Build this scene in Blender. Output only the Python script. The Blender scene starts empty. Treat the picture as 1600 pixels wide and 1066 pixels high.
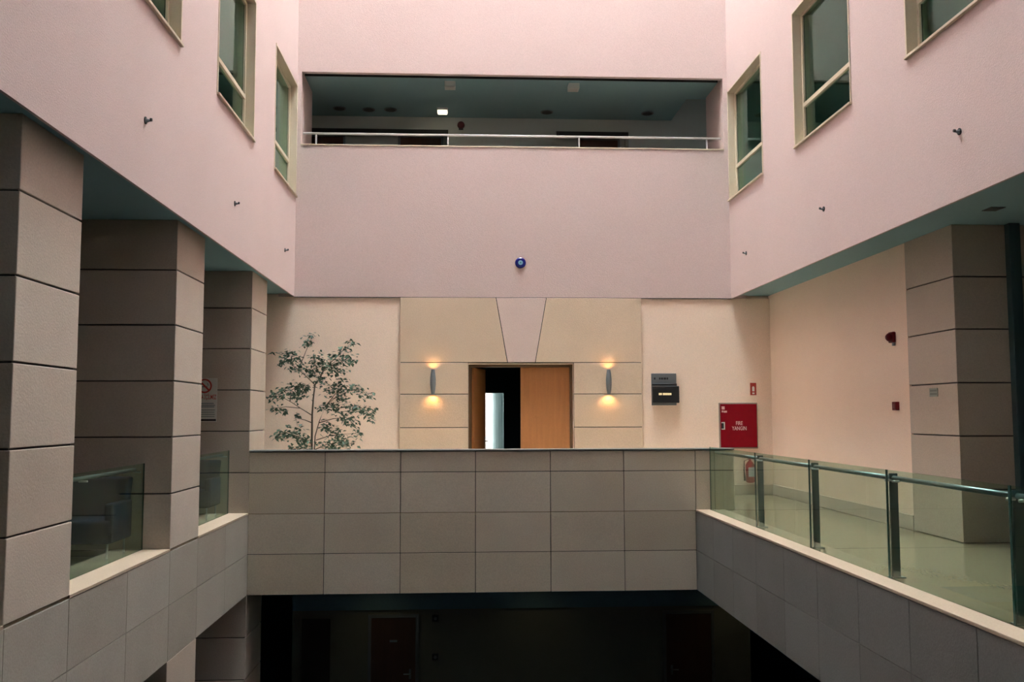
import bpy, bmesh, math, random
from mathutils import Vector, Matrix

# ------------------------------------------------------------------ camera, world, exposure
# units: metres; the eye is the origin, Y runs into the atrium, Z up; gallery floor lies at -1.56
SC = bpy.context.scene
COL = SC.collection
cam_d = bpy.data.cameras.new('camera')
cam = bpy.data.objects.new('camera', cam_d)
COL.objects.link(cam)
cam_d.sensor_width = 36.0
cam_d.lens = 33.214
cam_d.clip_end = 300
F_ = Vector((0.05243882, 0.99557143, 0.07802376))
R_ = Vector((0.9986228, -0.05240623, -0.00246664))
U_ = Vector((-0.00163322, -0.07804565, 0.99694845))
cam.matrix_world = Matrix(((R_.x, U_.x, -F_.x, 0), (R_.y, U_.y, -F_.y, 0), (R_.z, U_.z, -F_.z, 0), (0, 0, 0, 1)))
SC.camera = cam

W = bpy.data.worlds.new('overcast_sky')
SC.world = W
W.use_nodes = True
bg = W.node_tree.nodes['Background']
bg.inputs[0].default_value = (0.89, 0.985, 1.0, 1)
bg.inputs[1].default_value = 1.0

SC.view_settings.view_transform = 'Standard'
SC.view_settings.look = 'None'
SC.view_settings.gamma = 1.0
SC.view_settings.exposure = 5.82
SC.view_settings.use_curve_mapping = False

# skylight opening in the roof (x0, x1, y0, y1)
SKY = (-1.3, 3.9, 11.2, 18.2)
ROOF_Z = 21.0

# ------------------------------------------------------------------ key dimensions
XL, XR = -3.23, 5.29          # upper walls
YB = 18.24                    # back wall
ZS, ZL = 2.34, 2.28           # gallery soffit, bottom lip of the upper walls
XP, XQ = -3.40, 3.81          # left and right gallery edges
YP = 15.40                    # face of the back parapet
ZF = -1.56                    # gallery floor
ZPT, ZPB = -0.555, -2.84      # parapet top, underside of the slab
XW = 6.06                     # right lower wall
ZG = -5.95                    # ground floor
NEAR = 0.8
OL, OR_, ON = -7.6, 9.6, -4.0  # outer shell

# ------------------------------------------------------------------ materials
MATS = {}
def mat(name, col, rough=0.6, metal=0.0, var=0.0, vscale=2.0, rnd=0.0, grain=0.0, gscale=90.0, bump=0.0, spec=0.5,
        stretch=(1, 1, 1), emit=None, estr=0.0, tint=None):
    m = bpy.data.materials.new(name)
    m.use_nodes = True
    nt = m.node_tree
    b = nt.nodes['Principled BSDF']
    b.inputs['Roughness'].default_value = rough
    b.inputs['Metallic'].default_value = metal
    b.inputs['Specular IOR Level'].default_value = spec
    b.inputs['Base Color'].default_value = (*col, 1)
    if emit:
        b.inputs['Emission Color'].default_value = (*emit, 1)
        b.inputs['Emission Strength'].default_value = estr
    N, L = nt.nodes, nt.links
    if var or grain or rnd or bump:
        tc = N.new('ShaderNodeTexCoord'); mp = N.new('ShaderNodeMapping')
        mp.inputs['Scale'].default_value = stretch
        L.new(tc.outputs['Object'], mp.inputs['Vector'])
        oi = N.new('ShaderNodeObjectInfo')
        add = N.new('ShaderNodeVectorMath'); add.operation = 'ADD'
        cmb = N.new('ShaderNodeCombineXYZ')
        mul = N.new('ShaderNodeMath'); mul.operation = 'MULTIPLY'; mul.inputs[1].default_value = 37.0
        L.new(oi.outputs['Random'], mul.inputs[0])
        for k in range(3): L.new(mul.outputs[0], cmb.inputs[k])
        L.new(mp.outputs[0], add.inputs[0]); L.new(cmb.outputs[0], add.inputs[1])
        n1 = N.new('ShaderNodeTexNoise'); n1.inputs['Scale'].default_value = vscale; n1.inputs['Detail'].default_value = 5
        n2 = N.new('ShaderNodeTexNoise'); n2.inputs['Scale'].default_value = gscale; n2.inputs['Detail'].default_value = 2
        L.new(add.outputs[0], n1.inputs['Vector']); L.new(add.outputs[0], n2.inputs['Vector'])
        def term(sock, amt):
            a = N.new('ShaderNodeMath'); a.operation = 'MULTIPLY_ADD'
            a.inputs[1].default_value = 2 * amt; a.inputs[2].default_value = -amt
            L.new(sock, a.inputs[0]); return a.outputs[0]
        s1 = N.new('ShaderNodeMath'); s1.operation = 'ADD'
        L.new(term(n1.outputs['Fac'], var * 1.6), s1.inputs[0]); L.new(term(n2.outputs['Fac'], grain * 1.6), s1.inputs[1])
        s2 = N.new('ShaderNodeMath'); s2.operation = 'ADD'
        L.new(s1.outputs[0], s2.inputs[0]); L.new(term(oi.outputs['Random'], rnd), s2.inputs[1])
        s3 = N.new('ShaderNodeMath'); s3.operation = 'ADD'; s3.inputs[1].default_value = 1.0
        L.new(s2.outputs[0], s3.inputs[0])
        base = N.new('ShaderNodeMix'); base.data_type = 'RGBA'
        base.inputs['A'].default_value = (*col, 1); base.inputs['B'].default_value = (*(tint or col), 1)
        L.new(oi.outputs['Random'], base.inputs['Factor'])
        mx = N.new('ShaderNodeVectorMath'); mx.operation = 'SCALE'
        L.new(base.outputs['Result'], mx.inputs[0]); L.new(s3.outputs[0], mx.inputs['Scale'])
        L.new(mx.outputs[0], b.inputs['Base Color'])
        if bump:
            bp = N.new('ShaderNodeBump'); bp.inputs['Strength'].default_value = bump; bp.inputs['Distance'].default_value = 0.01
            L.new(n2.outputs['Fac'], bp.inputs['Height']); L.new(bp.outputs[0], b.inputs['Normal'])
    MATS[name] = m
    return m

def glass_mat(name, tint, ior=1.5, gloss=(0.85, 0.95, 0.9)):
    m = bpy.data.materials.new(name); m.use_nodes = True
    nt = m.node_tree; N, L = nt.nodes, nt.links
    N.remove(N['Principled BSDF'])
    tr = N.new('ShaderNodeBsdfTransparent'); tr.inputs[0].default_value = (*tint, 1)
    gl = N.new('ShaderNodeBsdfGlossy'); gl.inputs['Roughness'].default_value = 0.0; gl.inputs[0].default_value = (*gloss, 1)
    lw = N.new('ShaderNodeLayerWeight'); lw.inputs['Blend'].default_value = 0.5      # facing = 1 - |cos|
    pw = N.new('ShaderNodeMath'); pw.operation = 'POWER'; pw.inputs[1].default_value = 5.0
    L.new(lw.outputs['Facing'], pw.inputs[0])
    fr = N.new('ShaderNodeMath'); fr.operation = 'MULTIPLY_ADD'
    f0 = ((ior-1)/(ior+1))**2
    fr.inputs[1].default_value = 1 - f0; fr.inputs[2].default_value = f0
    L.new(pw.outputs[0], fr.inputs[0])
    mx = N.new('ShaderNodeMixShader')
    L.new(fr.outputs[0], mx.inputs[0]); L.new(tr.outputs[0], mx.inputs[1]); L.new(gl.outputs[0], mx.inputs[2])
    L.new(mx.outputs[0], N['Material Output'].inputs[0])
    MATS[name] = m
    return m

PLASTER = mat('plaster_warm_white', (0.625, 0.495, 0.47), 0.9, var=0.03, vscale=0.7, grain=0.09, gscale=70, bump=0.3, spec=0.1)
CREAM = mat('plaster_cream', (0.90, 0.73, 0.60), 0.9, var=0.03, vscale=0.8, grain=0.09, gscale=70, bump=0.3, spec=0.1)
STONE = mat('limestone_tan', (0.54, 0.455, 0.37), 0.75, var=0.05, vscale=1.6, rnd=0.07, grain=0.09, gscale=55, bump=0.25, spec=0.15, tint=(0.53, 0.46, 0.39))
STONE2 = mat('limestone_parapet', (0.61, 0.525, 0.405), 0.75, var=0.06, vscale=1.6, rnd=0.06, grain=0.10, gscale=55, bump=0.25, spec=0.15, tint=(0.60, 0.53, 0.435))
STONE3 = mat('limestone_shaded_grey', (0.21, 0.208, 0.192), 0.75, var=0.06, vscale=1.6, rnd=0.06, grain=0.10, gscale=55, bump=0.25, spec=0.15, tint=(0.21, 0.212, 0.20))  # limestone copy darkened and greyed; the right fascia's shade is in its colour
STONE4 = mat('limestone_fascia', (0.38, 0.345, 0.29), 0.75, var=0.06, vscale=1.6, rnd=0.06, grain=0.10, gscale=55, bump=0.25, spec=0.15, tint=(0.38, 0.352, 0.305))
STONE_DOOR = mat('limestone_golden', (0.65, 0.515, 0.385), 0.75, var=0.05, vscale=1.6, rnd=0.04, grain=0.09, gscale=55, bump=0.25, spec=0.15)
STONE_KEY = mat('limestone_rose', (0.67, 0.535, 0.485), 0.75, var=0.04, vscale=1.6, grain=0.08, gscale=55, bump=0.25, spec=0.15)
JOINT = mat('joint_shadow_grey', (0.06, 0.06, 0.06), 0.95)
CURB = mat('curb_stone', (0.47, 0.375, 0.275), 0.7, var=0.05, vscale=2, grain=0.08, gscale=60, bump=0.2, spec=0.2)
SOFFIT = mat('ceiling_shade_teal', (0.27, 0.42, 0.46), 0.9, var=0.02, vscale=1, grain=0.04, gscale=70, spec=0.1)  # teal cast of the shaded soffits put into the base colour
FLOOR = mat('floor_marble_beige', (0.28, 0.222, 0.15), 0.18, var=0.09, vscale=1.2, grain=0.05, gscale=40, spec=0.5, stretch=(1, .35, 1))
LOBBY = mat('lobby_bounce_pale', (0.78, 0.67, 0.51), 0.2, var=0.06, vscale=1.2, grain=0.05, gscale=40)
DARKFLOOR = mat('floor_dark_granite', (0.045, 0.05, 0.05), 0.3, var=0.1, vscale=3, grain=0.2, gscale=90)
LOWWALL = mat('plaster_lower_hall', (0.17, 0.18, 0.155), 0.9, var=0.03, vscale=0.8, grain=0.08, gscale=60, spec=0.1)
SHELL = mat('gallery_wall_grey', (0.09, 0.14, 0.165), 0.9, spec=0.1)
SHAFT = mat('shaft_paint_dark', (0.035, 0.03, 0.03), 0.9, spec=0.1)
LOWBLUE = mat('unlit_hall_blue_grey', (0.13, 0.24, 0.31), 0.9, grain=0.08, gscale=60, spec=0.1)  # bluish dark of the unlit wall top as a colour, also on the far walls
INNER = mat('room_paint_grey_green', (0.42, 0.46, 0.43), 0.9, spec=0.1)
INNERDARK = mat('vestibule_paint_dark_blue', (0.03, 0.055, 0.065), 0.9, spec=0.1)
FRAME = mat('window_frame_beige', (0.60, 0.51, 0.38), 0.5, grain=0.05, gscale=80)
SEAL = mat('black_rubber', (0.015, 0.017, 0.018), 0.7)
STEEL = mat('steel_dark_teal', (0.055, 0.10, 0.115), 0.5, metal=0.3)
RAILST = mat('rail_steel_dark', (0.20, 0.27, 0.29), 0.38, metal=0.8)
STEELBR = mat('steel_brushed', (0.50, 0.54, 0.55), 0.3, metal=0.9, grain=0.05, gscale=80)
RAILPAINT = mat('rail_paint_light_grey', (0.62, 0.60, 0.60), 0.4)
WOOD = mat('door_veneer_orange', (0.46, 0.20, 0.075), 0.45, var=0.12, vscale=3, grain=0.12, gscale=40, stretch=(6, 6, .5))
WOODDARK = mat('door_veneer_dark', (0.07, 0.028, 0.014), 0.5, var=0.12, vscale=3, grain=0.12, gscale=40, stretch=(6, 6, .5))
DFRAME = mat('door_frame_brown', (0.13, 0.075, 0.035), 0.5, grain=0.1, gscale=50)
BLACK = mat('black_plastic', (0.012, 0.014, 0.016), 0.45)
DGREY = mat('grey_metal', (0.16, 0.18, 0.19), 0.45, metal=0.3)
LAMPGREY = mat('lamp_body_grey', (0.22, 0.25, 0.28), 0.4, metal=0.4)
RED = mat('fire_red', (0.24, 0.003, 0.012), 0.45, grain=0.03, gscale=60, spec=0.15)
CABFRAME = mat('cabinet_frame_taupe', (0.34, 0.29, 0.23), 0.5)
ALRED = mat('alarm_red', (0.12, 0.004, 0.010), 0.5, spec=0.2)
REDSIGN = mat('sign_red', (0.42, 0.03, 0.02), 0.5)
WHITE = mat('white_print', (0.75, 0.70, 0.68), 0.6)
PINKW = mat('pink_white_print', (0.72, 0.45, 0.45), 0.6)
SIGNWHITE = mat('sign_white', (0.62, 0.60, 0.55), 0.6)
SIGNGREY = mat('sign_text_grey', (0.20, 0.24, 0.26), 0.6)
NAVY = mat('navy_upholstery', (0.012, 0.030, 0.075), 0.9, grain=0.1, gscale=80, spec=0.1)
BLUE = mat('glass_bead_cobalt', (0.008, 0.010, 0.20), 0.15)
LBLUE = mat('glass_bead_light_blue', (0.22, 0.42, 0.60), 0.2)
TEALDOT = mat('glass_bead_pupil', (0.02, 0.12, 0.13), 0.2)
LEAF = mat('ficus_leaf', (0.045, 0.10, 0.055), 0.5, rnd=0.1, var=0.35, vscale=6)
BARK = mat('ficus_bark', (0.10, 0.075, 0.05), 0.9, grain=0.2, gscale=50)
POT = mat('planter_terracotta', (0.36, 0.17, 0.10), 0.8, grain=0.1, gscale=40)
SOIL = mat('planter_soil', (0.04, 0.03, 0.02), 1.0, grain=0.3, gscale=50)
PLAQUE = mat('plaque_grey_green', (0.26, 0.30, 0.26), 0.5)
OUTPAVE = mat('outdoor_paving', (0.13, 0.115, 0.07), 0.8, grain=0.1, gscale=8)
OUTWALL = mat('outdoor_plaster', (0.11, 0.09, 0.085), 0.9, var=0.35, vscale=5)
OUTCOL = mat('outdoor_column_grey', (0.07, 0.095, 0.098), 0.8)
AMBER = mat('display_amber', (0.9, 0.75, 0.45), 0.5, emit=(1.0, 0.78, 0.42), estr=0.012)
BULB = mat('bulb_warm', (1, 0.8, 0.5), 0.5, emit=(1.0, 0.62, 0.24), estr=.04)
TUBE = mat('fluorescent_panel', (1, 0.9, 0.7), 0.5, emit=(1.0, 0.86, 0.62), estr=.10)
OPAL = mat('opal_plastic', (0.60, 0.62, 0.58), 0.5)
GLASS = glass_mat('balustrade_glass_green', (0.82, 0.92, 0.85), 1.3)
WGLASS = glass_mat('window_glass_green', (0.66, 0.80, 0.76), 1.6, (0.66, 0.88, 0.80))
EDGE = mat('glass_edge_green', (0.03, 0.09, 0.08), 0.2)

# ------------------------------------------------------------------ mesh helpers
class MB:
    """collects shapes and links them as one mesh object"""
    def __init__(s): s.bm = bmesh.new()
    def box(s, x0, x1, y0, y1, z0, z1):
        v = [s.bm.verts.new(p) for p in ((x0,y0,z0),(x1,y0,z0),(x1,y1,z0),(x0,y1,z0),(x0,y0,z1),(x1,y0,z1),(x1,y1,z1),(x0,y1,z1))]
        for f in ((3,2,1,0),(4,5,6,7),(0,1,5,4),(1,2,6,5),(2,3,7,6),(3,0,4,7)): s.bm.faces.new([v[i] for i in f])
        return s
    def prism(s, pts, y0, y1):
        """outline in XZ (counter-clockwise seen from -Y), extruded in Y"""
        a = [s.bm.verts.new((x, y0, z)) for x, z in pts]; b = [s.bm.verts.new((x, y1, z)) for x, z in pts]
        n = len(pts)
        s.bm.faces.new(a); s.bm.faces.new(b[::-1])
        for i in range(n): s.bm.faces.new([a[i], b[i], b[(i+1) % n], a[(i+1) % n]])
        return s
    def tube(s, path, rad, n=10, cap=True):
        if not isinstance(rad, (list, tuple)): rad = [rad] * len(path)
        P = [Vector(p) for p in path]; rings = []
        for i, p in enumerate(P):
            t = (P[min(i+1, len(P)-1)] - P[max(i-1, 0)]).normalized()
            a = Vector((0, 0, 1)) if abs(t.z) < 0.9 else Vector((1, 0, 0))
            u = t.cross(a).normalized(); w = t.cross(u)
            rings.append([s.bm.verts.new(p + (u*math.cos(2*math.pi*k/n) + w*math.sin(2*math.pi*k/n))*rad[i]) for k in range(n)])
        for i in range(len(P)-1):
            for k in range(n): s.bm.faces.new([rings[i][k], rings[i+1][k], rings[i+1][(k+1) % n], rings[i][(k+1) % n]])
        if cap:
            s.bm.faces.new(rings[0]); s.bm.faces.new(rings[-1][::-1])
        return s
    def disc(s, c, axis, r, h, n=24):
        c = Vector(c); a = Vector(axis).normalized()
        return s.tube([c, c + a*h], r, n)
    def build(s, name, m, parent=None, bevel=0.0, smooth=False, seg=1):
        bmesh.ops.recalc_face_normals(s.bm, faces=s.bm.faces)
        if bevel:
            bmesh.ops.bevel(s.bm, geom=[e for e in s.bm.edges], offset=bevel, segments=seg, profile=0.6, affect='EDGES', clamp_overlap=True)
        me = bpy.data.meshes.new(name); s.bm.to_mesh(me); s.bm.free()
        me.materials.append(m)
        if smooth: me.polygons.foreach_set('use_smooth', [True]*len(me.polygons))
        o = bpy.data.objects.new(name, me); COL.objects.link(o)
        if parent is not None: o.parent = parent
        return o

def local(parent):
    return parent.location if parent is not None else Vector((0, 0, 0))

def tag(o, label=None, cat=None, group=None, kind=None):
    if label: o['label'] = label
    if cat: o['category'] = cat
    if group: o['group'] = group
    if kind: o['kind'] = kind
    return o
def struct(name, mb, m, bevel=0.0, parent=None):
    o = mb.build(name, m, parent, bevel)
    if parent is None: o['kind'] = 'structure'
    return o
def empty(name, loc=(0, 0, 0), rz=0.0):
    o = bpy.data.objects.new(name, None); COL.objects.link(o)
    o.location = loc; o.rotation_euler = (0, 0, rz); o.empty_display_size = 0.1
    return o
def copy_tree(o, parent=None):
    c = o.copy(); COL.objects.link(c); c.parent = parent
    for ch in [k for k in bpy.data.objects if k.parent == o]: copy_tree(ch, c)
    return c

PIECES = {}
def piece(name, x0, x1, y0, y1, z0, z1, m, parent, ch=0.004):
    """a chamfered stone piece; alike pieces share their mesh. Parent is placed at the world origin or given loc"""
    d = (round(x1-x0, 3), round(y1-y0, 3), round(z1-z0, 3), m.name, ch)
    if d not in PIECES:
        a, b, c = d[0]/2, d[1]/2, d[2]/2
        bm = MB().box(-a, a, -b, b, -c, c).bm
        bmesh.ops.bevel(bm, geom=bm.edges[:], offset=ch, segments=1, affect='EDGES')
        me = bpy.data.meshes.new(name); bm.to_mesh(me); bm.free(); me.materials.append(m); PIECES[d] = me
    o = bpy.data.objects.new(name, PIECES[d]); COL.objects.link(o); o.parent = parent
    o.location = Vector(((x0+x1)/2, (y0+y1)/2, (z0+z1)/2)) - local(parent)
    return o

def text_mesh(name, body, size, loc, rot, m, parent, ext=0.001, width=None, bold=0.0):
    cu = bpy.data.curves.new(name, 'FONT'); cu.body = body; cu.size = size; cu.align_x = 'CENTER'; cu.align_y = 'CENTER'
    cu.extrude = ext; cu.resolution_u = 3; cu.offset = bold; cu.space_line = 0.95
    t = bpy.data.objects.new(name + '_src', cu); COL.objects.link(t)
    bpy.context.view_layer.update()
    dg = bpy.context.evaluated_depsgraph_get()
    me = bpy.data.meshes.new_from_object(t.evaluated_get(dg)); me.name = name
    bpy.data.objects.remove(t); bpy.data.curves.remove(cu)
    if width and len(me.vertices):
        xs = [v.co.x for v in me.vertices]; s = width / (max(xs) - min(xs)); cx = (max(xs) + min(xs)) / 2
        for v in me.vertices: v.co.x = (v.co.x - cx) * s
    me.materials.clear(); me.materials.append(m)
    o = bpy.data.objects.new(name, me); COL.objects.link(o); o.parent = parent
    o.location = Vector(loc) - local(parent); o.rotation_euler = rot
    return o
FACE = (math.radians(90), 0, 0)            # text facing -Y

# ================================================================== STRUCTURE
# ---- main floor (gallery ring) and slabs
fl = MB()
for x0, x1, y0, y1 in ((OL, XP-.02, ON, YB+.3), (XQ+.02, OR_, ON, YB+.3), (XP-.03, XQ+.03, YP+.02, YB+.3), (XP-.03, XQ+.03, ON, NEAR-.02)):
    fl.box(x0, x1, y0, y1, ZF-.05, ZF)
struct('floor', fl, FLOOR)
struct('lobby_bounce_sheet', MB().box(XP+.05, 4.40, YP+.26, YB, ZF-.004, ZF+.004), LOBBY)  # unseen paler sheet added to bounce light up onto the door wall
sl = MB()
for x0, x1, y0, y1 in ((OL, XP-.035, ON, YB+.3), (XQ+.035, OR_, ON, YB+.3), (XP-.04, XQ+.04, YP+.035, YB+.3), (XP-.04, XQ+.04, ON, NEAR-.035)):
    sl.box(x0, x1, y0, y1, ZPB, ZF-.05)
struct('ceiling_lower', sl, JOINT)
struct('floor_lower', MB().box(OL, OR_, ON, 21.5, ZG-.2, ZG), DARKFLOOR)

# ---- gallery soffits
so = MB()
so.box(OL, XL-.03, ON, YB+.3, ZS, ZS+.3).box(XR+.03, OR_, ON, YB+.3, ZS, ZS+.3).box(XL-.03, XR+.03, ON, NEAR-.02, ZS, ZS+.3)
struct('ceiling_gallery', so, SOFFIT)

# ---- outer shell, keeps daylight out of the galleries
struct('wall_outer_left', MB().box(OL-.3, OL, ON-.3, 22, ZG-.2, 7.6), SHELL)
struct('wall_outer_right', MB().box(OR_, OR_+.3, ON-.3, 22, ZG-.2, 7.6), SHELL)
struct('wall_near', MB().box(OL-.3, OR_+.3, ON-.3, ON, ZG-.2, 7.6), SHELL)

# ---- upper walls with window openings
WZ0, WZ1, TRZ = 4.21, 6.44, 4.90
WINS = [(8.53, 10.72), (12.31, 14.51), (16.10, 18.22)]
def upper_side(name, xi, xo):
    b = MB(); x0, x1 = min(xi, xo), max(xi, xo)
    b.box(x0, x1, NEAR-.3, YB+.3, ZS+.03, WZ0).box(*sorted((xi, xi+(.03 if xo > xi else -.03))), NEAR-.3, YB+.1, ZL, ZS+.03).box(x0, x1, NEAR-.3, YB+.3, WZ1, ROOF_Z)
    e = NEAR-.3
    for a, c in WINS + [(YB+.3, None)]:
        b.box(x0, x1, e, a, WZ0, WZ1); e = c
    struct(name, b, PLASTER)
upper_side('wall_left_upper', XL, XL-.3)
upper_side('wall_right_upper', XR, XR+.3)
OX0, OX1, OZ0, OZ1 = -3.15, 5.20, 5.27, 6.72      # corridor opening high in the back wall
b = MB()
b.box(XL-.3, XR+.3, YB, YB+.3, ZL, OZ0).box(XL-.3, XR+.3, YB, YB+.3, OZ1+.3, ROOF_Z).box(XL-.3, XR+.3, YB, YB+.11, OZ1, OZ1+.3)
b.box(XL-.3, OX0, YB, YB+.3, OZ0, OZ1).box(OX1, XR+.3, YB, YB+.3, OZ0, OZ1)
struct('wall_back_upper', b, PLASTER)
struct('wall_near_upper', MB().box(XL-.3, XR+.3, NEAR-.3, NEAR, ZL, ROOF_Z), SHELL)
sx0, sx1, sy0, sy1 = SKY
r = MB()
r.box(OL-.3, sx0, ON-.3, 22, ROOF_Z, ROOF_Z+.3).box(sx1, OR_+.3, ON-.3, 22, ROOF_Z, ROOF_Z+.3)
r.box(sx0, sx1, ON-.3, sy0, ROOF_Z, ROOF_Z+.3).box(sx0, sx1, sy1, 22, ROOF_Z, ROOF_Z+.3)
struct('ceiling_roof', r, PLASTER)

# ---- rooms behind the upper windows
for nm, x0, x1 in (('wall_left_rooms', OL, XL-.3), ('wall_right_rooms', XR+.3, OR_)):
    b = MB().box(x0, x1, ON, YB+.3, 2.64, 2.9).box(x0, x1, ON, YB+.3, 7.2, 7.6).box(x0, x1, YB+.02, YB+.3, 2.9, 7.2)
    for y in (7.6, 11.5, 15.3):
        xa, xb = (x0, x1-.06) if x0 < 0 else (x0+.06, x1)
        b.box(xa, xb, y-.08, y+.08, 2.9, 7.2)
    struct(nm, b, INNER)

# ---- windows
WN = 0
def window(side, y0, y1):
    global WN; WN += 1
    s = 1 if side == 'R' else -1
    xw = XR if side == 'R' else XL
    root = empty(f'window_{WN}', (xw, (y0+y1)/2, WZ0)); root['kind'] = 'structure'
    def bx(nm, dx0, dx1, ya, yb, za, zb, m, bev=0.004):
        xa, xb = sorted((s*dx0, s*dx1))
        return MB().box(xa, xb, ya-(y0+y1)/2, yb-(y0+y1)/2, za-WZ0, zb-WZ0).build(nm, m, root, bev)
    t = .035
    # lining boards, just proud of the plaster
    bx('window_lining', -.012, .26, y0, y0+t, WZ0, WZ1, FRAME); bx('window_lining', -.012, .26, y1-t, y1, WZ0, WZ1, FRAME)
    bx('window_lining', -.012, .26, y0+t, y1-t, WZ1-t, WZ1, FRAME)
    bx('window_sill', -.04, .26, y0+.002, y1-.002, WZ0, WZ0+t, FRAME)
    # sash bars and panes
    g = .155
    ya, yb, za, zb = y0+t, y1-t, WZ0+t, WZ1-t
    bx('window_frame', g-.03, g+.03, ya, ya+.05, za, zb, FRAME); bx('window_frame', g-.03, g+.03, yb-.05, yb, za, zb, FRAME)
    bx('window_frame', g-.03, g+.03, ya+.05, yb-.05, za, za+.05, FRAME); bx('window_frame', g-.03, g+.03, ya+.05, yb-.05, zb-.05, zb, FRAME)
    bx('transom', g-.035, g+.03, ya+.05, yb-.05, TRZ-.035, TRZ+.035, FRAME)
    bx('glazing_seal', g+.002, g+.012, ya+.05, ya+.06, za+.05, zb-.05, SEAL, 0); bx('glazing_seal', g+.002, g+.012, yb-.06, yb-.05, za+.05, zb-.05, SEAL, 0)
    bx('pane', g, g+.006, ya+.05, yb-.05, za+.05, TRZ-.035, WGLASS, 0); bx('pane', g, g+.006, ya+.05, yb-.05, TRZ+.035, zb-.05, WGLASS, 0)
for y0, y1 in WINS: window('L', y0, y1)
for y0, y1 in WINS: window('R', y0, y1)

# ---- upper corridor behind the opening
CB, CZ, CF = 21.1, 6.76, 4.35
b = MB().box(OX0-.3, OX0, YB+.3, 19.53, CF, CZ+.5).box(OX1, OX1+.3, YB+.3, 19.53, CF, CZ+.5)
b.box(OL, OX0-.3, YB+.3, 19.53, CF, CZ+.5).box(OX1+.3, OR_, YB+.3, 19.53, CF, CZ+.5)
struct('wall_corridor_sides', b, PLASTER)
struct('floor_corridor', MB().box(OL, OR_, YB+.3, 22, CF-.3, CF), FLOOR)
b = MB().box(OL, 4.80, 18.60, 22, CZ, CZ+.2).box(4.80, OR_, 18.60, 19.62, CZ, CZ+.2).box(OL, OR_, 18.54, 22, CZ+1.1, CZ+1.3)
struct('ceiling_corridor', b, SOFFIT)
struct('wall_shaft', MB().box(4.68, 4.80, 19.62, 22, CZ+.2, CZ+1.1).box(4.68, OR_, 19.5, 19.62, CZ+.2, CZ+1.1).box(4.80, OR_, 19.62, 22, CZ+1.0, CZ+1.1), SHAFT)
struct('ceiling_slot', MB().box(OX0-.3, OX1+.3, YB+.11, 18.61, CZ+.10, CZ+.24).box(OX0-.3, OX1+.3, 18.58, 18.599, CZ+.003, CZ+.10), SEAL)
# back wall of the corridor with two door recesses
b = MB(); e = OL
for a, c in ((-3.62, -.33), (2.14, 3.80)):
    b.box(e, a, CB, CB+.25, CF, CZ+1.1); b.box(a, c, CB, CB+.25, 6.47, CZ+1.1); e = c
b.box(e, OR_, CB, CB+.25, CF, CZ+1.1).box(-3.9, 4.1, CB+.45, CB+.6, CF, CZ)
for xa in (-3.77, -.33, 1.99, 3.80): b.box(xa, xa+.15, CB+.25, CB+.45, CF, CZ)
b.box(OL, OR_, CB+.6, CB+.7, CF-.3, CZ+1.3)
struct('wall_corridor_back', b, INNER)
struct('wall_recess_head', MB().box(-3.62, -.33, CB-.01, CB+.24, 6.38, 6.47).box(2.14, 3.80, CB-.01, CB+.24, 6.38, 6.47), SEAL)
struct('wall_roof_infill', MB().box(XL-.6, XR+.6, YB+.3, YB+.45, CZ+.6, ROOF_Z), PLASTER)

# ---- lower back wall with the doorway
DX0, DX1, DZ = 0.12, 2.15, 0.98
PY = YB + .03
b = MB()
b.box(OL, DX0, PY, YB+.3, ZF, ZL).box(DX1, XW+.3, PY, YB+.3, ZF, ZL).box(DX0, DX1, PY, YB+.3, DZ, ZL).box(OL, XW+.3, YB+.1, YB+.3, ZL, ZL+.4)
struct('wall_back', b, CREAM)
struct('trim_1', MB().box(XL, XR, YB-.004, YB+.04, ZL-.012, ZL), JOINT)  # dark strip painted in as the shadow line below the upper wall
struct('wall_right', MB().box(XW, XW+.3, 12.52, YB+.1, ZF, ZS).box(XW+.3, OR_, 12.52, 12.8, ZF, ZS), CREAM)
bb = MB().box(XW-.02, XW, 12.52, PY, ZF, ZF+.2)
struct('baseboard_right', bb, STONE, .004)
struct('baseboard_back', MB().box(3.52, XW-.02, PY-.02, PY, ZF, ZF+.2).box(XL-.6, -1.22, PY-.02, PY, ZF, ZF+.2), STONE, .004)

# ---- portal of large stones round the door
PT = .03
def portal(nm, pts, m):
    return MB().prism(pts, YB-.028, PY).build(nm, m, portal_root, .004)
portal_root = empty('trim_2', (0, 0, 0)); portal_root['kind'] = 'structure'
g = .007
zt = ZL - .014
portal('lintel_stone', [(-1.20, 1.01+g), (.87-g, 1.01+g), (.65-g, zt), (-1.20, zt)], STONE_DOOR)
portal('keystone', [(.87+g, 1.01+g), (1.41-g, 1.01+g), (1.63-g, zt), (.65+g, zt)], STONE_KEY)
portal('lintel_stone', [(1.41+g, 1.01+g), (3.49, 1.01+g), (3.49, zt), (1.63+g, zt)], STONE_DOOR)
for x0, x1 in ((-1.20, DX0-.01), (DX1+.01, 3.49)):
    for z0, z1 in ((.40, 1.01), (-.24, .40), (-.90, -.24), (ZF, -.90)):
        portal('jamb_stone', [(x0, z0+g), (x1, z0+g), (x1, z1-g), (x0, z1-g)], STONE_DOOR)
struct('trim_3', MB().box(-1.19, DX0-.005, YB-.01, PY, ZF, 1.0).box(DX1+.005, 3.48, YB-.01, PY, ZF, 1.0).box(-1.19, 3.48, YB-.01, PY, 1.0, zt), JOINT)

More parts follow.
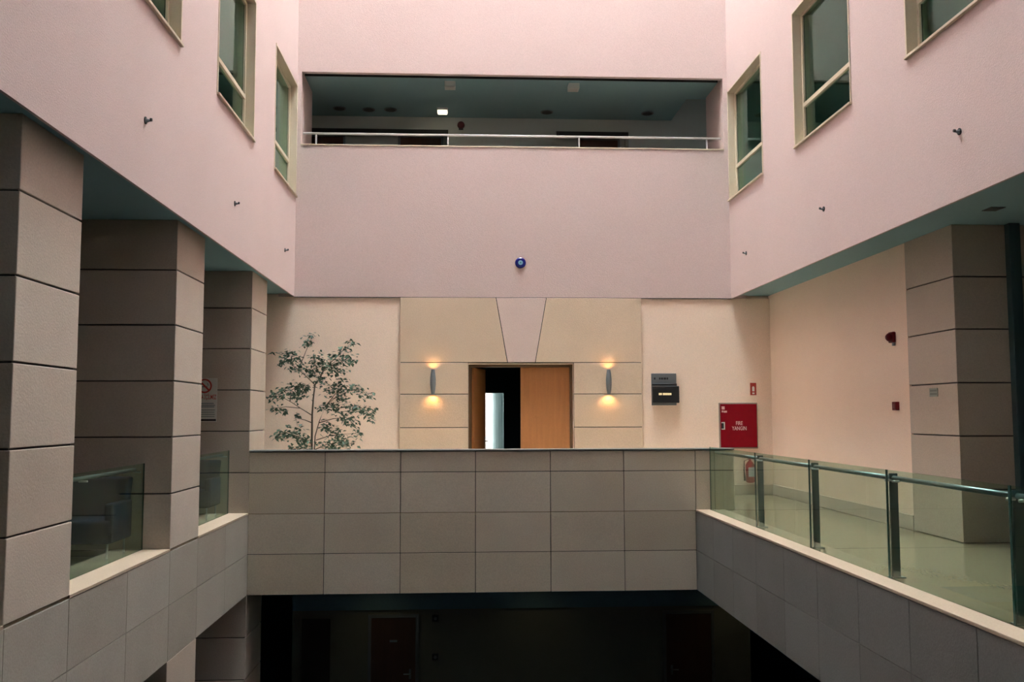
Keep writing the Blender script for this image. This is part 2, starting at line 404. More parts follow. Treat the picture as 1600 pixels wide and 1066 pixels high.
# ---- double door: left leaf swung inward, right leaf shut
dr = empty('door_1', (0, 0, 0)); dr['kind'] = 'structure'
DY = YB + .17
MB().box(DX0, DX0+.05, DY-.03, DY+.12, ZF, DZ).build('door_frame', DFRAME, dr, .004)
MB().box(DX1-.05, DX1, DY-.03, DY+.12, ZF, DZ).build('door_frame', DFRAME, dr, .004)
MB().box(DX0+.05, DX1-.05, DY-.03, DY+.12, DZ-.05, DZ).build('door_frame', DFRAME, dr, .004)
rl = MB().box(1.135, DX1-.055, DY, DY+.05, ZF+.01, DZ-.055).build('door_leaf', WOOD, dr, .003)
lf = MB().box(0, .955, -.05, 0, ZF+.01, DZ-.055).build('door_leaf', WOOD, dr, .003)
lf.location = (DX0+.06, DY+.10, 0); lf.rotation_euler = (0, 0, math.radians(75))
MB().box(.86, .92, -.058, -.05, -.70, -.44).build('lock_plate', STEELBR, lf, .002)
MB().tube([(.89, -.055, -.53), (.89, -.10, -.53), (.78, -.10, -.53)], .011, 8).build('handle', STEELBR, lf, smooth=True)
MB().box(.945, .968, -.035, -.015, -.56, -.50).build('latch_bolt', STEELBR, lf, .001)
# ---- vestibule behind the door and the way out
b = MB()
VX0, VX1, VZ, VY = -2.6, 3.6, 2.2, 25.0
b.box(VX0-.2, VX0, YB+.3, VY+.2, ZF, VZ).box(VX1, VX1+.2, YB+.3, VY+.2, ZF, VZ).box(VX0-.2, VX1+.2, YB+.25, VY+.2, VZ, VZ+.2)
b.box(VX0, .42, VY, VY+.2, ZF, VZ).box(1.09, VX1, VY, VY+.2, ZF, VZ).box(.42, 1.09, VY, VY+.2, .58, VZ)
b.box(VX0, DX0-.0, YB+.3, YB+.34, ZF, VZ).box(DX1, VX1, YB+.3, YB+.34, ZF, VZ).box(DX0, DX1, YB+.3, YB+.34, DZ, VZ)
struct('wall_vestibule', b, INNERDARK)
struct('floor_vestibule', MB().box(VX0, VX1, YB+.3, VY+.2, ZF-.05, ZF), DARKFLOOR)
struct('floor_outdoor', MB().box(-20, 20, VY+.2, 60, ZF-.1, ZF-.02), OUTPAVE)
tag(MB().box(-6, 9, 33, 33.4, ZF-.02, 1.15).build('garden_wall', OUTWALL, None, .02), 'pale mottled wall outdoors seen through the open doorway', 'wall')
struct('porch_shade_hood', MB().box(-4.2, 5.2, VY+.2, 29.5, 2.0, 2.2).box(-4.2, -4.0, VY+.2, 29.5, ZF-.02, 2.0).box(4.0, 4.2, VY+.2, 29.5, ZF-.02, 2.0), INNER)  # unseen roof and side walls added to dim the column and paving
tag(MB().tube([(1.20, 27.5, ZF-.02), (1.20, 27.5, 2.0)], .33, 24).build('porch_column', OUTCOL, None, smooth=False), 'round grey porch column outside the open doorway', 'column')

# ---- back parapet with stone panels
PP = empty('wall_parapet', (0, 0, 0)); PP['kind'] = 'structure'
MB().box(XP, 4.45, YP+.03, YP+.22, ZPB+.005, ZPT-.03).build('parapet_core', JOINT, PP)
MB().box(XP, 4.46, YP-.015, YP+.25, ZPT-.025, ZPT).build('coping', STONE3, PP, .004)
px = [-3.40, -2.20, -.99, .215, 1.43, 2.63, 3.81]
pz = [ZPB, -2.20, -1.565, -.915, ZPT-.03]
g = .006
for i in range(6):
    for k in range(4):
        piece('stone_panel', px[i]+g, px[i+1]-g, YP, YP+.03, pz[k]+g, pz[k+1]-g, STONE2, PP, .003)
for k in (2, 3):
    piece('stone_panel', 3.81+g, 4.13-g, YP, YP+.03, pz[k]+g, pz[k+1]-g, STONE2, PP, .003)
    piece('stone_panel', 4.13+g, 4.46-g, YP, YP+.03, pz[k]+g, pz[k+1]-g, STONE2, PP, .003)
    piece('stone_panel', XP+g, 4.46-g, YP+.22, YP+.25, pz[k]+g, pz[k+1]-g, STONE2, PP, .003)

# ---- side fascias with stone panels
def fascia(nm, xf, s, joints, sm):
    root = empty(nm, (0, 0, 0)); root['kind'] = 'structure'
    for a, c in zip(joints[:-1], joints[1:]):
        for z0, z1 in ((ZPB, -2.20), (-2.20, ZF-.02)):
            xa, xb = sorted((xf, xf + s*.03))
            piece('stone_panel', xa, xb, a+.004, c-.004, z0+.004, z1-.004, sm, root, .002)
    xa, xb = sorted((xf + s*.028, xf + s*.05))
    MB().box(xa, xb, joints[0], joints[-1], ZPB+.004, ZF-.03).build('fascia_core', JOINT, root)
fascia('wall_fascia_left', XP, -1, [NEAR, 2.1, 3.4, 4.6, 6.0, 7.36, 8.53, 9.97, 11.37, 12.54, 13.98, YP+.03], STONE4)
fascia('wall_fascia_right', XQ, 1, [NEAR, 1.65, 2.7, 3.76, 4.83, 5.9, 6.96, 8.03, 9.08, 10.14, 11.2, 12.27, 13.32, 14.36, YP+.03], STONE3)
# curbs: warm stone strip on the gallery edge, glass stands at its inner side
GL, GR = -3.72, 4.05
struct('trim_4', MB().box(XQ-.004, GR-.012, NEAR, YP, ZF-.018, ZF+.012), CURB, .003)
for i, (a, c) in enumerate(((NEAR, 7.34), (8.53, 11.36), (12.55, YP))):
    struct(f'trim_{5+i}', MB().box(GL+.012, XP+.004, a, c, ZF-.018, ZF+.012), CURB, .003)
struct('trim_8', MB().box(XP, XQ, NEAR-.3, NEAR, ZF-.02, ZF+.012), CURB, .003)

# ---- ground floor hall
LX0, LX1 = -3.17, 5.52
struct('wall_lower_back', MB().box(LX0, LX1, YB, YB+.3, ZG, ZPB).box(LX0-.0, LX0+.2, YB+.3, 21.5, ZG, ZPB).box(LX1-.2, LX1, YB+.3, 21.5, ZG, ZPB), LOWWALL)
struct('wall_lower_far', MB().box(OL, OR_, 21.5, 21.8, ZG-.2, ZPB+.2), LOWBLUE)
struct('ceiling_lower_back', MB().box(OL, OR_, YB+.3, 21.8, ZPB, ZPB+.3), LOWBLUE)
struct('trim_9', MB().box(LX0, LX1, YB-.04, YB, -3.65, ZPB), LOWBLUE)  # thin strip painting the wall's unlit top band, no real bulkhead
def lower_door(i, x0, x1, leafmat, frame=True):
    d = empty(f'door_{i}', ((x0+x1)/2, YB, ZG)); d['kind'] = 'structure'
    w = (x1-x0)/2; h = -3.80 - ZG
    if frame:
        for a, c in ((-w-.06, -w), (w, w+.06)): MB().box(a, c, -.035, 0, 0, h+.06).build('door_frame', DGREY, d, .004)
        MB().box(-w, w, -.035, 0, h, h+.06).build('door_frame', DGREY, d, .004)
    lf = MB().box(-w, w, -.02, .0, .005, h).build('door_leaf', leafmat, d, .002)
    if frame:
        s = 1 if x0 < 0 else -1
        MB().box(s*(w-.10)-.02, s*(w-.10)+.02, -.028, -.02, 1.02, 1.2).build('lock_plate', DGREY, lf, .002)
        MB().tube([(s*(w-.10), -.028, 1.12), (s*(w-.10), -.07, 1.12), (s*(w-.22), -.07, 1.12)], .01, 8).build('handle', STEELBR, lf)
    if i == 3: MB().box(-.07, .07, -.024, -.02, 1.70, 1.74).build('number_plate', SIGNGREY, lf)
lower_door(2, -2.99, -2.46, mat('door_black_brown', (0.02, 0.012, 0.01), 0.6), False)
lower_door(3, -1.70, -.87, WOODDARK)
lower_door(4, 3.89, 4.76, WOODDARK)

# ================================================================== THINGS
# ---- stone piers (each course is a block)
CZS = [ZG, -5.52, -4.86, -4.20, -3.54, -2.88, -2.84, ZF, -.91, -.25, .41, 1.075, 1.735, ZS]
def pier(x0, x1, y0, y1, label, zs, lowskip=True):
    root = tag(empty('stone_pier', ((x0+x1)/2, (y0+y1)/2, zs[0])), label, 'pillar')
    g = .008
    for z0, z1 in zip(zs[:-1], zs[1:]):
        piece('stone_block', x0, x1, y0, y1, z0+g, z1-(g if z1 < zs[-1] else .002), STONE, root, .005)
    o = MB().box(x0+.025-root.location.x, x1-.025-root.location.x, y0+.025-root.location.y, y1-.025-root.location.y, 0.004, zs[-1]-zs[0]-.004).build('pier_core', JOINT, root)
    return root
UP = [ZF, -.91, -.25, .41, 1.075, 1.735, ZS]
LO = [ZG, -5.44, -4.79, -4.14, -3.49, ZPB]
PX = -5.05
pier(PX, XP, 7.34, 8.53, 'stone pier of the gallery arcade farthest from the potted tree', UP)
pier(PX, XP, 11.36, 12.55, 'stone pier standing between the two bays with navy armchairs', UP)
pier(PX, XP, YP, 16.55, 'stone pier carrying the no-smoking sign beside the potted tree', UP)
pier(PX, XP, 11.36, 12.55, 'plain stone pier in the dark ground-floor hall, under the middle gallery pier', LO)
pier(PX, XP, YP, 16.55, 'ground-floor stone pier under the corner of the balcony parapet', LO)
pier(XW-.02, 7.6, 11.25, 12.50, 'broad stone pier with a steel post beside the glass balustrade walkway', [ZF, -.92, -.27, .38, 1.04, 1.69, ZS])

# ---- steel post on the face of the right pier
sp = tag(empty('steel_post', (6.78, 11.19, ZF)), 'tall dark teal steel post against the broad stone pier', 'post')
MB().box(-.07, .07, -.055, .055, 0.012, ZS-ZF).build('post_shaft', STEEL, sp, .006)
MB().box(-.10, .10, -.06, .055, 0, .012).build('base_plate', STEEL, sp, .002)

# ---- balustrades
def glass_pane(nm, x, y0, y1, z0, z1, root):
    o = root.location
    p = MB().box(x-.006-o.x, x+.006-o.x, y0-o.y, y1-o.y, z0-o.z, z1-o.z).build(nm, GLASS, root)
    q = MB().box(x-.0065-o.x, x+.0065-o.x, y0-.004-o.y, y0+.006-o.y, z0-o.z, z1-o.z).build('pane_edge', EDGE, p)
    MB().box(x-.0065-o.x, x+.0065-o.x, y1-.006-o.y, y1+.004-o.y, z0-o.z, z1-o.z).build('pane_edge', EDGE, p)
    return p
rb = tag(empty('glass_balustrade', (GR, 8.0, ZF)), 'long clear green glass balustrade with steel posts along the open walkway', 'balustrade')
PYS = [YP-.02, 12.98, 10.93, 8.90, 6.86, 4.82, 2.78]
for a, c in zip(PYS[1:], PYS[:-1]):
    glass_pane('glass_pane', GR, a+.006, c-.006, ZF+.0, -.53, rb)
o = rb.location
RZ = -.615
for i, y in enumerate(PYS[1:]):
    yy = y + .07
    MB().box(.055, .135, yy-.012-o.y, yy+.012-o.y, 0, -.57-ZF).build('baluster_post', STEEL, rb, .003)
    MB().box(.03, .17, yy-.05-o.y, yy+.05-o.y, 0, .012).build('post_foot', STEEL, rb, .002)
    for dy in (-.10, .06):
        MB().tube([(.006, y+dy-o.y, RZ-ZF-.02), (.075, y+dy-o.y, RZ-ZF-.02)], .012, 8).build('glass_clamp', STEELBR, rb, smooth=True)
ends = [YP-.05] + [y+.07 for y in PYS[1:]]
for a, c in zip(ends[1:], ends[:-1]):
    MB().tube([(.095, a+.012-o.y, RZ-ZF), (.095, c-.012-o.y, RZ-ZF)], .023, 12).build('handrail', RAILST, rb, smooth=True)

def left_bal(y0, y1, label):
    root = tag(empty('glass_balustrade', (GL, (y0+y1)/2, ZF)), label, 'balustrade')
    glass_pane('glass_pane', GL, y0+.005, y1-.005, ZF+.0, -.555, root)
    o = root.location
    MB().tube([(-.09, y0+.06-o.y, -.625-ZF), (-.09, y1-.06-o.y, -.625-ZF)], .022, 12).build('handrail', RAILST, root, smooth=True)
    for y in (y0+.10, y1-.10, (y0+y1)/2 - .25):
        MB().tube([(-.004, y-o.y, -.65-ZF), (-.09, y-o.y, -.65-ZF), (-.09, y-o.y, -.64-ZF)], .011, 8).build('rail_bracket', STEELBR, root, smooth=True)
left_bal(8.53, 11.36, 'green glass balustrade of the bay before the middle stone pier')
left_bal(12.55, YP, 'green glass balustrade of the bay beside the stone parapet corner')

# ---- navy armchairs with their backs to the piers
def armchair(x, y, label):
    r = tag(empty('armchair', (x, y, ZF)), label, 'armchair', 'navy armchairs against the gallery piers')
    MB().box(-.36, .36, -.33, .30, .16, .42).build('seat', NAVY, r, .04, True, 3)
    MB().prism([(-.33, .40), (.33, .40), (.37, .86), (-.37, .86)], .16, .34).build('backrest', NAVY, r, .04, True, 3)
    for s in (-1, 1):
        a, c = sorted((s*.28, s*.375))
        MB().box(a, c, -.31, .30, .17, .60).build('armrest', NAVY, r, .03, True, 3)
        for yy in (-.28, .24):
            MB().tube([(s*.31, yy, 0), (s*.31, yy, .18)], .013, 8).build('leg', STEELBR, r, smooth=True)
    return r
armchair(-4.19, 10.98, 'dark navy armchair behind glass, back against the middle pier')
armchair(-4.19, 15.02, 'dark navy armchair behind glass, under the no-smoking sign')

# ---- wall lamps either side of the door
def wall_lamp(x, label):
    r = tag(empty('wall_lamp', (x, YB-.028, .635)), label, 'lamp', 'wall lamps flanking the doorway')
    prof = [(-.235, .032), (-.15, .046), (-.05, .055), (.05, .055), (.15, .046), (.235, .032)]
    MB().tube([(0, -.085, z) for z, _ in prof], [q for _, q in prof], 18, cap=False).build('lamp_shade', LAMPGREY, r, smooth=True)
    MB().box(-.02, .02, -.035, 0, -.05, .05).build('wall_bracket', LAMPGREY, r, .004)
    for z, d in ((-.205, -1), (.205, 1)):
        MB().disc((0, -.085, z), (0, 0, d), .024, .012, 14).build('bulb', BULB, r)
        L = bpy.data.lights.new('lamp_light', 'SPOT'); L.energy = 0.16 if d < 0 else 0.07; L.color = (1.0, .50, .16)
        L.spot_size = math.radians(160); L.spot_blend = 0.9; L.shadow_soft_size = .02
        lo = bpy.data.objects.new('lamp_light', L); COL.objects.link(lo); lo.parent = r; lo.location = (0, -.085, z + d*.035)
        lo.rotation_euler = (0, 0, 0) if d < 0 else (math.pi, 0, 0)
    return r
wall_lamp(-.56, 'slim grey wall lamp glowing up and down beside the open door leaf')
wall_lamp(2.825, 'slim grey wall lamp glowing up and down beside the shut door leaf')

# ---- black lettered display over its grey plate
r = tag(empty('wall_display', (3.93, PY, .50)), 'black display box with lit amber line on a grey wall plate', 'display')
MB().box(-.25, .24, -.02, 0, -.32, .30).build('back_plate', DGREY, r, .004)
MB().box(-.25, .27, -.13, -.02, -.275, .05).build('display_box', BLACK, r, .006)
MB().box(-.25, .235, -.10, -.02, .05, .10).build('display_cap', BLACK, r, .006)
x = -.13
for i, w in enumerate((.032, .032, -.014, .03, .026, .03, .03, .026, .03)):
    if w < 0: x -= w; continue
    MB().box(x, x+w-.006, -.133, -.13, -.125, -.085).build('display_character', AMBER, r); x += w
for i, (a, c) in enumerate(((-.20, -.17), (-.10, -.07), (-.06, -.02), (-.01, .04), (.05, .08))):
    MB().box(a, c, -.022, -.02, .18, .22).build('plate_character', BLACK, r)

# ---- fire hose cabinet and its sign
r = tag(empty('fire_cabinet', (5.38, PY, -.22)), 'red fire hose cabinet lettered FIRE YANGIN on the cream wall', 'cabinet')
MB().box(-.38, .38, -.03, 0, -.445, .445).build('cabinet_frame', CABFRAME, r, .004)
d = MB().box(-.36, .36, -.055, -.03, -.42, .42).build('cabinet_door', RED, r, .004)
text_mesh('door_lettering', 'FIRE\nYANGIN', .105, (5.385, PY-.056, -.225), FACE, PINKW, r, width=.285, bold=.001)
MB().box(-.345, -.275, -.062, -.055, -.075, .07).build('latch_plate', SIGNWHITE, r, .003)
MB().box(-.345, -.30, -.068, -.055, -.055, .05).build('latch_recess', BLACK, r, .003)
for (a, c, z0, z1) in ((-.335, -.275, .315, .375), (-.335, -.30, .26, .295), (-.295, -.23, .255, .29)):
    MB().box(a, c, -.057, -.055, z0, z1).build('door_sticker', PINKW, r)
r = tag(empty('fire_sign', (5.695, PY, .495)), 'small upright red fire sign with white pictogram above the red cabinet', 'sign')
MB().box(-.06, .06, -.012, 0, -.12, .12).build('sign_plate', REDSIGN, r, .002)
MB().prism([(-.022, -.045), (.022, -.045), (.024, .03), (.010, .052), (-.010, .052), (-.024, .03)], -.014, -.012).build('pictogram', WHITE, r)
MB().box(-.022, .022, -.014, -.012, -.10, -.068).build('pictogram', WHITE, r)

# ---- fire extinguisher on the back wall
r = tag(empty('fire_extinguisher', (5.57, PY-.10, -1.32)), 'red fire extinguisher with pale label hung low below the red cabinet', 'extinguisher')
pr = [(0, .05), (.02, .085), (.34, .088), (.39, .06), (.42, .028), (.46, .026)]
MB().tube([(0, 0, z) for z, _ in pr], [q for _, q in pr], 20).build('cylinder', RED, r, smooth=True)
MB().box(-.06, .06, -.094, -.08, .12, .30).build('paper_label', mat('extinguisher_label', (.45, .50, .52), .6), r, .003)
MB().tube([(0, 0, .46), (-.04, -.03, .49), (-.10, -.05, .50)], .012, 8).build('valve_lever', BLACK, r)
MB().tube([(-.02, 0, .46), (-.11, 0, .42), (-.12, 0, .25), (-.105, 0, .04)], [.012, .012, .013, .022], 8).build('hose', BLACK, r, smooth=True)
MB().box(-.03, .03, .07, .10, .25, .33).build('wall_hook', BLACK, r)

# ---- alarm devices and plaque on the right
r = tag(empty('alarm_siren', (XW, 12.95, 1.075)), 'red round alarm siren high on the cream wall beside the pier', 'alarm')
MB().box(-.05, 0, -.07, .07, -.075, .075).build('siren_base', ALRED, r, .01)
MB().tube([(-.05, 0, 0), (-.085, 0, 0), (-.11, 0, 0)], [.06, .055, .03], 16).build('siren_dome', ALRED, r, smooth=True)
MB().box(-.03, 0, -.05, 0, -.12, -.076).build('siren_tail', SIGNGREY, r, .003)
r = tag(empty('call_point', (XW, 12.90, .11)), 'small square red fire call point on the cream wall beside the pier', 'alarm')
MB().box(-.055, 0, -.06, .06, -.06, .06).build('housing', ALRED, r, .006)
MB().box(-.058, -.055, -.03, .03, -.03, .03).build('push_plate', mat('dark_red', (.10, .005, .01), .4), r)
r = tag(empty('wall_plaque', (XW-.02, 11.83, .275)), 'small grey-green plaque with two dark lines on the broad stone pier', 'plaque')
MB().box(-.008, 0, -.105, .105, -.055, .055).build('plaque_plate', PLAQUE, r, .002)
for z in (.022, -.02): MB().box(-.010, -.008, -.085, .085, z-.012, z+.012).build('plaque_line', mat('plaque_line', (.16, .19, .17), .6), r)

# ---- no smoking sign
r = tag(empty('no_smoking_sign', (-4.125, YP, .24)), 'white no-smoking sign with red ring on the stone pier', 'sign')
MB().box(-.20, .20, -.006, 0, -.34, .36).build('sign_plate', SIGNWHITE, r, .001)
cx, cz, R1, R0 = 0, .235, .115, .09
bm = MB(); n = 40
for k in range(n):
    a, c = 2*math.pi*k/n, 2*math.pi*(k+1)/n
    bm.prism([(cx+R0*math.cos(a), cz+R0*math.sin(a)), (cx+R1*math.cos(a), cz+R1*math.sin(a)), (cx+R1*math.cos(c), cz+R1*math.sin(c)), (cx+R0*math.cos(c), cz+R0*math.sin(c))], -.008, -.006)
bm.build('ban_ring', REDSIGN, r)
s2 = math.sqrt(.5); q = .013
MB().prism([(-.095*s2-q*s2, cz+.095*s2-q*s2), (.095*s2-q*s2, cz-.095*s2-q*s2), (.095*s2+q*s2, cz-.095*s2+q*s2), (-.095*s2+q*s2, cz+.095*s2+q*s2)], -.0085, -.006).build('ban_bar', REDSIGN, r)
MB().box(-.06, .045, -.0075, -.006, cz-.022, cz-.002).build('cigarette', SIGNGREY, r)
MB().prism([(.05, cz+.005), (.065, cz+.005), (.05, cz+.045), (.035, cz+.05)], -.0075, -.006).build('smoke_mark', SIGNGREY, r)
text_mesh('sign_lettering', 'SİGARA İÇİLMEZ', .10, (-4.125, YP-.007, .24+.055), FACE, REDSIGN, r, width=.375, bold=.001)
for k, (w, z) in enumerate(((.15, -.045), (.17, -.075), (.16, -.10), (.17, -.15), (.165, -.185), (.17, -.22), (.165, -.255))):
    MB().box(-w, w, -.0072, -.006, z-.008, z+.008).build('small_print', SIGNGREY if k < 3 else PLAQUE, r)
MB().box(-.20, .19, -.010, -.006, -.325, -.295).build('sign_foot', BLACK, r)

# ---- blue glass eye bead
r = tag(empty('eye_bead', (1.13, YB, 2.96)), 'round cobalt blue glass eye bead on the plaster wall', 'ornament')
MB().tube([(0, 0, 0), (0, -.02, 0), (0, -.035, 0)], [.108, .104, .085], 32).build('bead', BLUE, r)
MB().disc((0, -.034, 0), (0, -1, 0), .046, .006, 24).build('iris', LBLUE, r)
MB().disc((0, -.039, 0), (0, -1, 0), .012, .004, 16).build('pupil', TEALDOT, r)

# ---- sidewall sprinklers on the upper side walls
def sprinkler(x, y, s, label):
    r = tag(empty('wall_sprinkler', (x, y, 3.0)), label, 'sprinkler', 'sprinklers in a row on the upper walls')
    MB().tube([(0, 0, 0), (s*.010, 0, 0)], .038, 16).build('escutcheon', BLACK, r)
    MB().tube([(s*.01, 0, 0), (s*.05, 0, 0)], [.02, .011], 10).build('stem', DGREY, r)
    MB().tube([(s*.05, 0, .008), (s*.07, 0, .008)], [.018, .016], 10).build('deflector', BLACK, r)
    return r
for y, w in ((9.6, 'farthest from the corridor opening'), (13.4, 'middle of its row'), (17.2, 'next to the back corner')):
    sprinkler(XL, y, 1, f'small dark sprinkler above the stone-pier gallery, {w}')
    sprinkler(XR, y, -1, f'small dark sprinkler above the glass walkway, {w}')

# ---- recessed square downlight in the right soffit
r = tag(empty('recessed_downlight', (6.07, 10.36, ZS)), 'dark square recessed downlight in the walkway soffit by the pier', 'light')
MB().box(-.085, .085, -.10, .10, -.008, 0).build('bezel', DGREY, r, .002)
MB().box(-.07, .07, -.085, .085, -.011, -.008).build('lens', BLACK, r)

# ---- upper corridor fittings
rr = tag(empty('corridor_railing', (1.02, 18.40, OZ0)), 'thin light grey rail on posts along the high corridor opening', 'railing')
MB().tube([(-4.16, 0, .265), (4.17, 0, .265)], .022, 10).build('rail', RAILPAINT, rr, smooth=True)
for x in (-2.88, -.29, 2.32, 4.90):
    MB().box(x-1.02-.014, x-1.02+.014, -.012, .012, 0, .25).build('rail_post', RAILPAINT, rr, .002)
struct('trim_10', MB().box(OX0, OX1, YB-.012, YB+.32, OZ0-.02, OZ0+.006), FRAME, .003)
for x, lb in ((-.26, 'square pale box lamp, unlit, in front of the lit corridor lamp'), (2.27, 'square pale box lamp, unlit, in front of the lone corridor downlight')):
    r = tag(empty('box_lamp', (x, 18.85, CZ)), lb, 'light', 'box lamps on the corridor ceiling')
    MB().box(-.11, .11, -.12, .12, -.11, 0).build('housing', OPAL, r, .006)
    MB().box(-.085, .085, -.09, .09, -.118, -.11).build('diffuser', SIGNWHITE, r, .004)
r = tag(empty('corridor_light', (-.45, 20.55, CZ)), 'single lit warm rectangular lamp in the high corridor ceiling', 'light')
MB().box(-.12, .12, -.14, .14, -.05, 0).build('housing', OPAL, r, .004)
MB().box(-.10, .10, -.12, .12, -.075, -.05).build('diffuser', TUBE, r, .003)
DL3 = 'unlit dark round downlight, one of three close together in the high corridor ceiling'
for x, y, lb in ((-2.72, 20.56, DL3), (-2.08, 20.62, DL3), (-1.60, 20.60, DL3), (1.88, 20.62, 'unlit dark round downlight standing alone before the single recessed corridor door'),
                 (4.15, 20.60, 'unlit dark round downlight beside the dark shaft in the high corridor ceiling')):
    r = tag(empty('corridor_downlight', (x, y, CZ)), lb, 'light', 'unlit downlights in the high corridor ceiling')
    MB().disc((0, 0, -.012), (0, 0, 1), .14, .012, 20).build('bezel', DGREY, r)
    MB().disc((0, 0, -.016), (0, 0, 1), .11, .005, 20).build('reflector', BLACK, r)
r = tag(empty('alarm_bell', (-.04, CB, 6.58)), 'dark red alarm bell on the back wall of the high corridor', 'alarm')
MB().tube([(0, 0, 0), (0, -.05, 0), (0, -.08, 0)], [.085, .08, .05], 18).build('gong', mat('bell_red', (.09, .015, .02), .5), r, smooth=True)
MB().box(-.05, .05, -.03, 0, -.11, -.06).build('bell_base', BLACK, r, .004)
def corr_door(i, x0, x1, m):
    d = empty(f'door_{i}', ((x0+x1)/2, CB+.45, CF)); d['kind'] = 'structure'
    w = (x1-x0)/2
    MB().box(-w, w, -.04, 0, .005, 2.05).build('door_leaf', m, d, .003)
    for a, c in ((-w-.05, -w), (w, w+.05)): MB().box(a, c, -.05, 0, 0, 2.11).build('door_frame', DGREY, d, .003)
    MB().box(-w, w, -.05, 0, 2.05, 2.11).build('door_frame', DGREY, d, .003)
corr_door(5, -3.55, -2.75, WOODDARK)
corr_door(6, -1.44, -.50, WOODDARK)
corr_door(7, 2.72, 3.62, WOODDARK)

# ---- ground-floor fittings
for z, w in ((-3.82, 'upper'), (-4.53, 'lower')):
    r = tag(empty('lower_call_box', (-.50, YB, z)), f'small dark wall box beside the ground-floor door with number plate, {w} of two', 'alarm')
    MB().box(-.06, .06, -.05, 0, -.06, .06).build('housing', BLACK, r, .006)
    MB().disc((0, -.05, 0), (0, -1, 0), .03, .008, 14).build('dial', DGREY, r)
for x, e, lb in ((-1.55, .04, 'recessed warm downlight over the ground-floor door with number plate'), (1.4, .03, 'recessed warm downlight over the bare stretch of ground-floor wall'), (5.0, .045, 'recessed warm downlight over the ground-floor wall end by the lone door')):
    r = tag(empty('lower_downlight', (x, 17.6, ZPB)), lb, 'light', 'ground-floor hall downlights')
    MB().disc((0, 0, -.012), (0, 0, 1), .11, .012, 20).build('bezel', DGREY, r)
    MB().disc((0, 0, -.016), (0, 0, 1), .08, .005, 20).build('lamp', BULB, r)
    L = bpy.data.lights.new('downlight', 'SPOT'); L.energy = e; L.color = (1, .80, .40); L.spot_size = math.radians(110); L.spot_blend = .8; L.shadow_soft_size = .06
    lo = bpy.data.objects.new('downlight', L); COL.objects.link(lo); lo.parent = r; lo.location = (0, 0, -.04)

# ---- potted ficus behind the parapet
random.seed(7)
TX, TY = -2.66, 17.05
tr = tag(empty('potted_tree', (TX, TY, ZF)), 'leafy green potted ficus tree behind the stone parapet', 'tree')
S = .0115 / 4.846                              # sketch units to metres
def T(x, y, dy=0.0): return Vector(((x-446)*S, dy, (-.57-ZF) - (y-985)*S))
pot = MB(); pot.tube([(0, 0, 0), (0, 0, .04), (0, 0, .36), (0, 0, .40), (0, 0, .40), (0, 0, .36)], [.17, .18, .25, .26, .225, .21], 24, cap=True)
pot.build('pot', POT, tr, smooth=False)
MB().disc((0, 0, .34), (0, 0, 1), .212, .02, 20).build('soil', SOIL, tr)
trunks = [
 ([T(446, 1395), T(442, 985), T(440, 740, .02), T(446, 620, .03), T(458, 515, .02)], [.022, .019, .016, .014, .012]),
 ([T(446, 1395), T(455, 1150, .04), T(462, 900, .05), T(490, 790, .08), T(530, 680, .12), T(590, 620, .15)], [.016, .013, .010, .008, .006, .005]),
]
for i, (p, q) in enumerate(trunks): MB().tube(p, q, 8).build('trunk', BARK, tr, smooth=True)
brs = [
 [(458, 515, .02), (400, 455, -.05), (340, 400, -.12), (260, 345, -.18), (205, 345, -.2)], [(458, 515, .02), (500, 450, .06), (525, 390, .1), (590, 320, .16), (650, 255, .2), (725, 185, .22)],
 [(340, 400, -.1), (370, 310, .0), (400, 220, .05), (435, 140, .05)], [(525, 390, .1), (620, 350, .0), (740, 325, -.1)], [(500, 450, .06), (440, 350, .2), (430, 270, .3)],
 [(440, 745, .02), (360, 690, -.1), (290, 640, -.2), (200, 590, -.25), (150, 610, -.3)], [(290, 640, -.2), (290, 560, -.1), (350, 510, .0)], [(360, 690, -.1), (250, 680, -.05), (145, 690, 0)],
 [(530, 680, .12), (600, 590, .1), (660, 520, .1)], [(590, 620, .15), (700, 560, .2), (790, 545, .25), (860, 610, .3)], [(530, 680, .12), (650, 690, .0), (780, 670, -.1), (900, 740, -.15)],
 [(490, 800, .08), (600, 770, -.05), (700, 760, -.1), (780, 830, -.15)], [(440, 800, 0), (380, 780, .15), (300, 760, .25), (310, 820, .3)],
 [(446, 960, 0), (340, 900, -.1), (250, 870, -.2), (195, 900, -.25)], [(470, 930, .05), (560, 900, .2), (640, 890, .25), (780, 880, .2)], [(446, 1010, 0), (560, 960, -.2), (700, 940, -.3), (770, 960, -.3)],
 [(446, 1010, 0), (360, 990, .25), (300, 1010, .4)],
]
bm = MB()
for p in brs:
    P = [T(*q) for q in p]; bm.tube(P, [.009 - .006*i/(len(P)-1) for i in range(len(P))], 6)
bm.build('branches', BARK, tr, smooth=True)
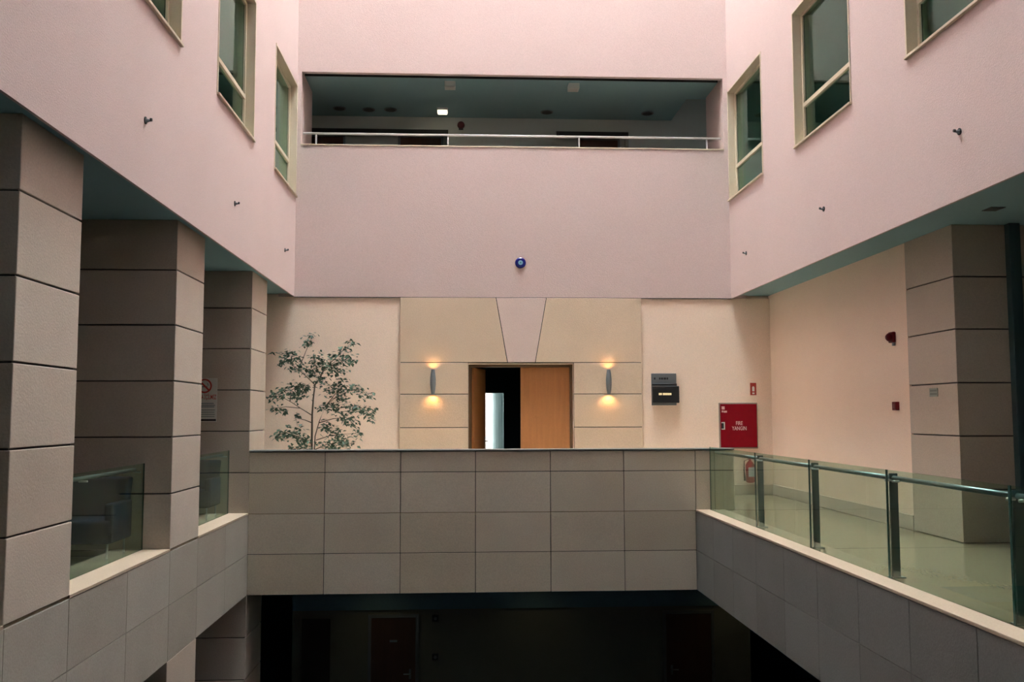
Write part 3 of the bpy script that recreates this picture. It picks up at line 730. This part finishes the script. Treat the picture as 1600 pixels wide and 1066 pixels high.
clus = [(400,185,45,40,.05),(435,140,25,20,.05),(260,265,50,25,-.1),(235,340,55,35,-.2),(340,385,60,45,-.1),(300,320,60,45,-.1),(450,320,55,60,.2),(430,420,60,50,.1),(530,360,65,45,.1),(610,310,60,50,.15),
 (665,245,35,40,.2),(710,190,40,22,.22),(720,320,50,40,-.1),(620,400,70,50,.0),(500,470,45,50,.05),(155,272,30,12,-.3),
 (260,560,70,50,-.15),(345,520,50,40,0),(190,600,50,45,-.25),(145,690,24,24,0),(215,700,50,25,0),(340,590,60,40,.0),(385,540,50,40,.1),
 (570,540,50,50,.1),(655,550,60,60,.1),(650,480,30,25,.1),(750,540,50,35,.25),(830,590,55,40,.3),(650,620,50,30,.1),
 (540,680,60,35,.1),(620,690,60,45,0),(760,680,75,40,-.1),(860,710,60,45,-.15),(880,765,35,30,-.15),(690,760,70,40,-.1),(750,800,45,45,-.15),(780,870,25,40,.2),
 (310,760,25,40,.25),(240,880,65,40,-.2),(320,870,55,55,-.1),(200,905,25,20,-.25),(370,930,60,50,0),(540,830,55,50,.2),(610,890,60,45,.25),(700,940,90,45,-.3),(560,955,70,35,-.2),(340,1000,70,50,.3),(620,1010,110,40,-.2)]
verts, faces = [], []
def leaf(c, ln):
    a = random.uniform(0, 2*math.pi); droop = random.uniform(-.9, .1)
    d = Vector((math.cos(a), math.sin(a), droop)).normalized()
    u = d.cross(Vector((random.uniform(-.6, .6), random.uniform(-.6, .6), 1))).normalized(); nrm = u.cross(d)
    w = ln*.30; i = len(verts)
    verts.extend([c, c + d*ln*.45 + u*w + nrm*ln*.05, c + d*ln*.5 - nrm*ln*.04, c + d*ln*.45 - u*w + nrm*ln*.05, c + d*ln - nrm*ln*.10])
    faces.extend([(i, i+2, i+1), (i, i+3, i+2), (i+1, i+2, i+4), (i+2, i+3, i+4)])
for cx, cy, rx, ry, dy in clus:
    n = max(5, int(rx*ry/52))
    for _ in range(n):
        p = T(random.gauss(cx, rx*.55), random.gauss(cy, ry*.55), dy + random.gauss(0, .08))
        leaf(p, random.uniform(.06, .11))
me = bpy.data.meshes.new('foliage'); me.from_pydata([tuple(v) for v in verts], [], faces); me.materials.append(LEAF)
fo = bpy.data.objects.new('foliage', me); COL.objects.link(fo); fo.parent = tr; fo['kind'] = 'stuff'
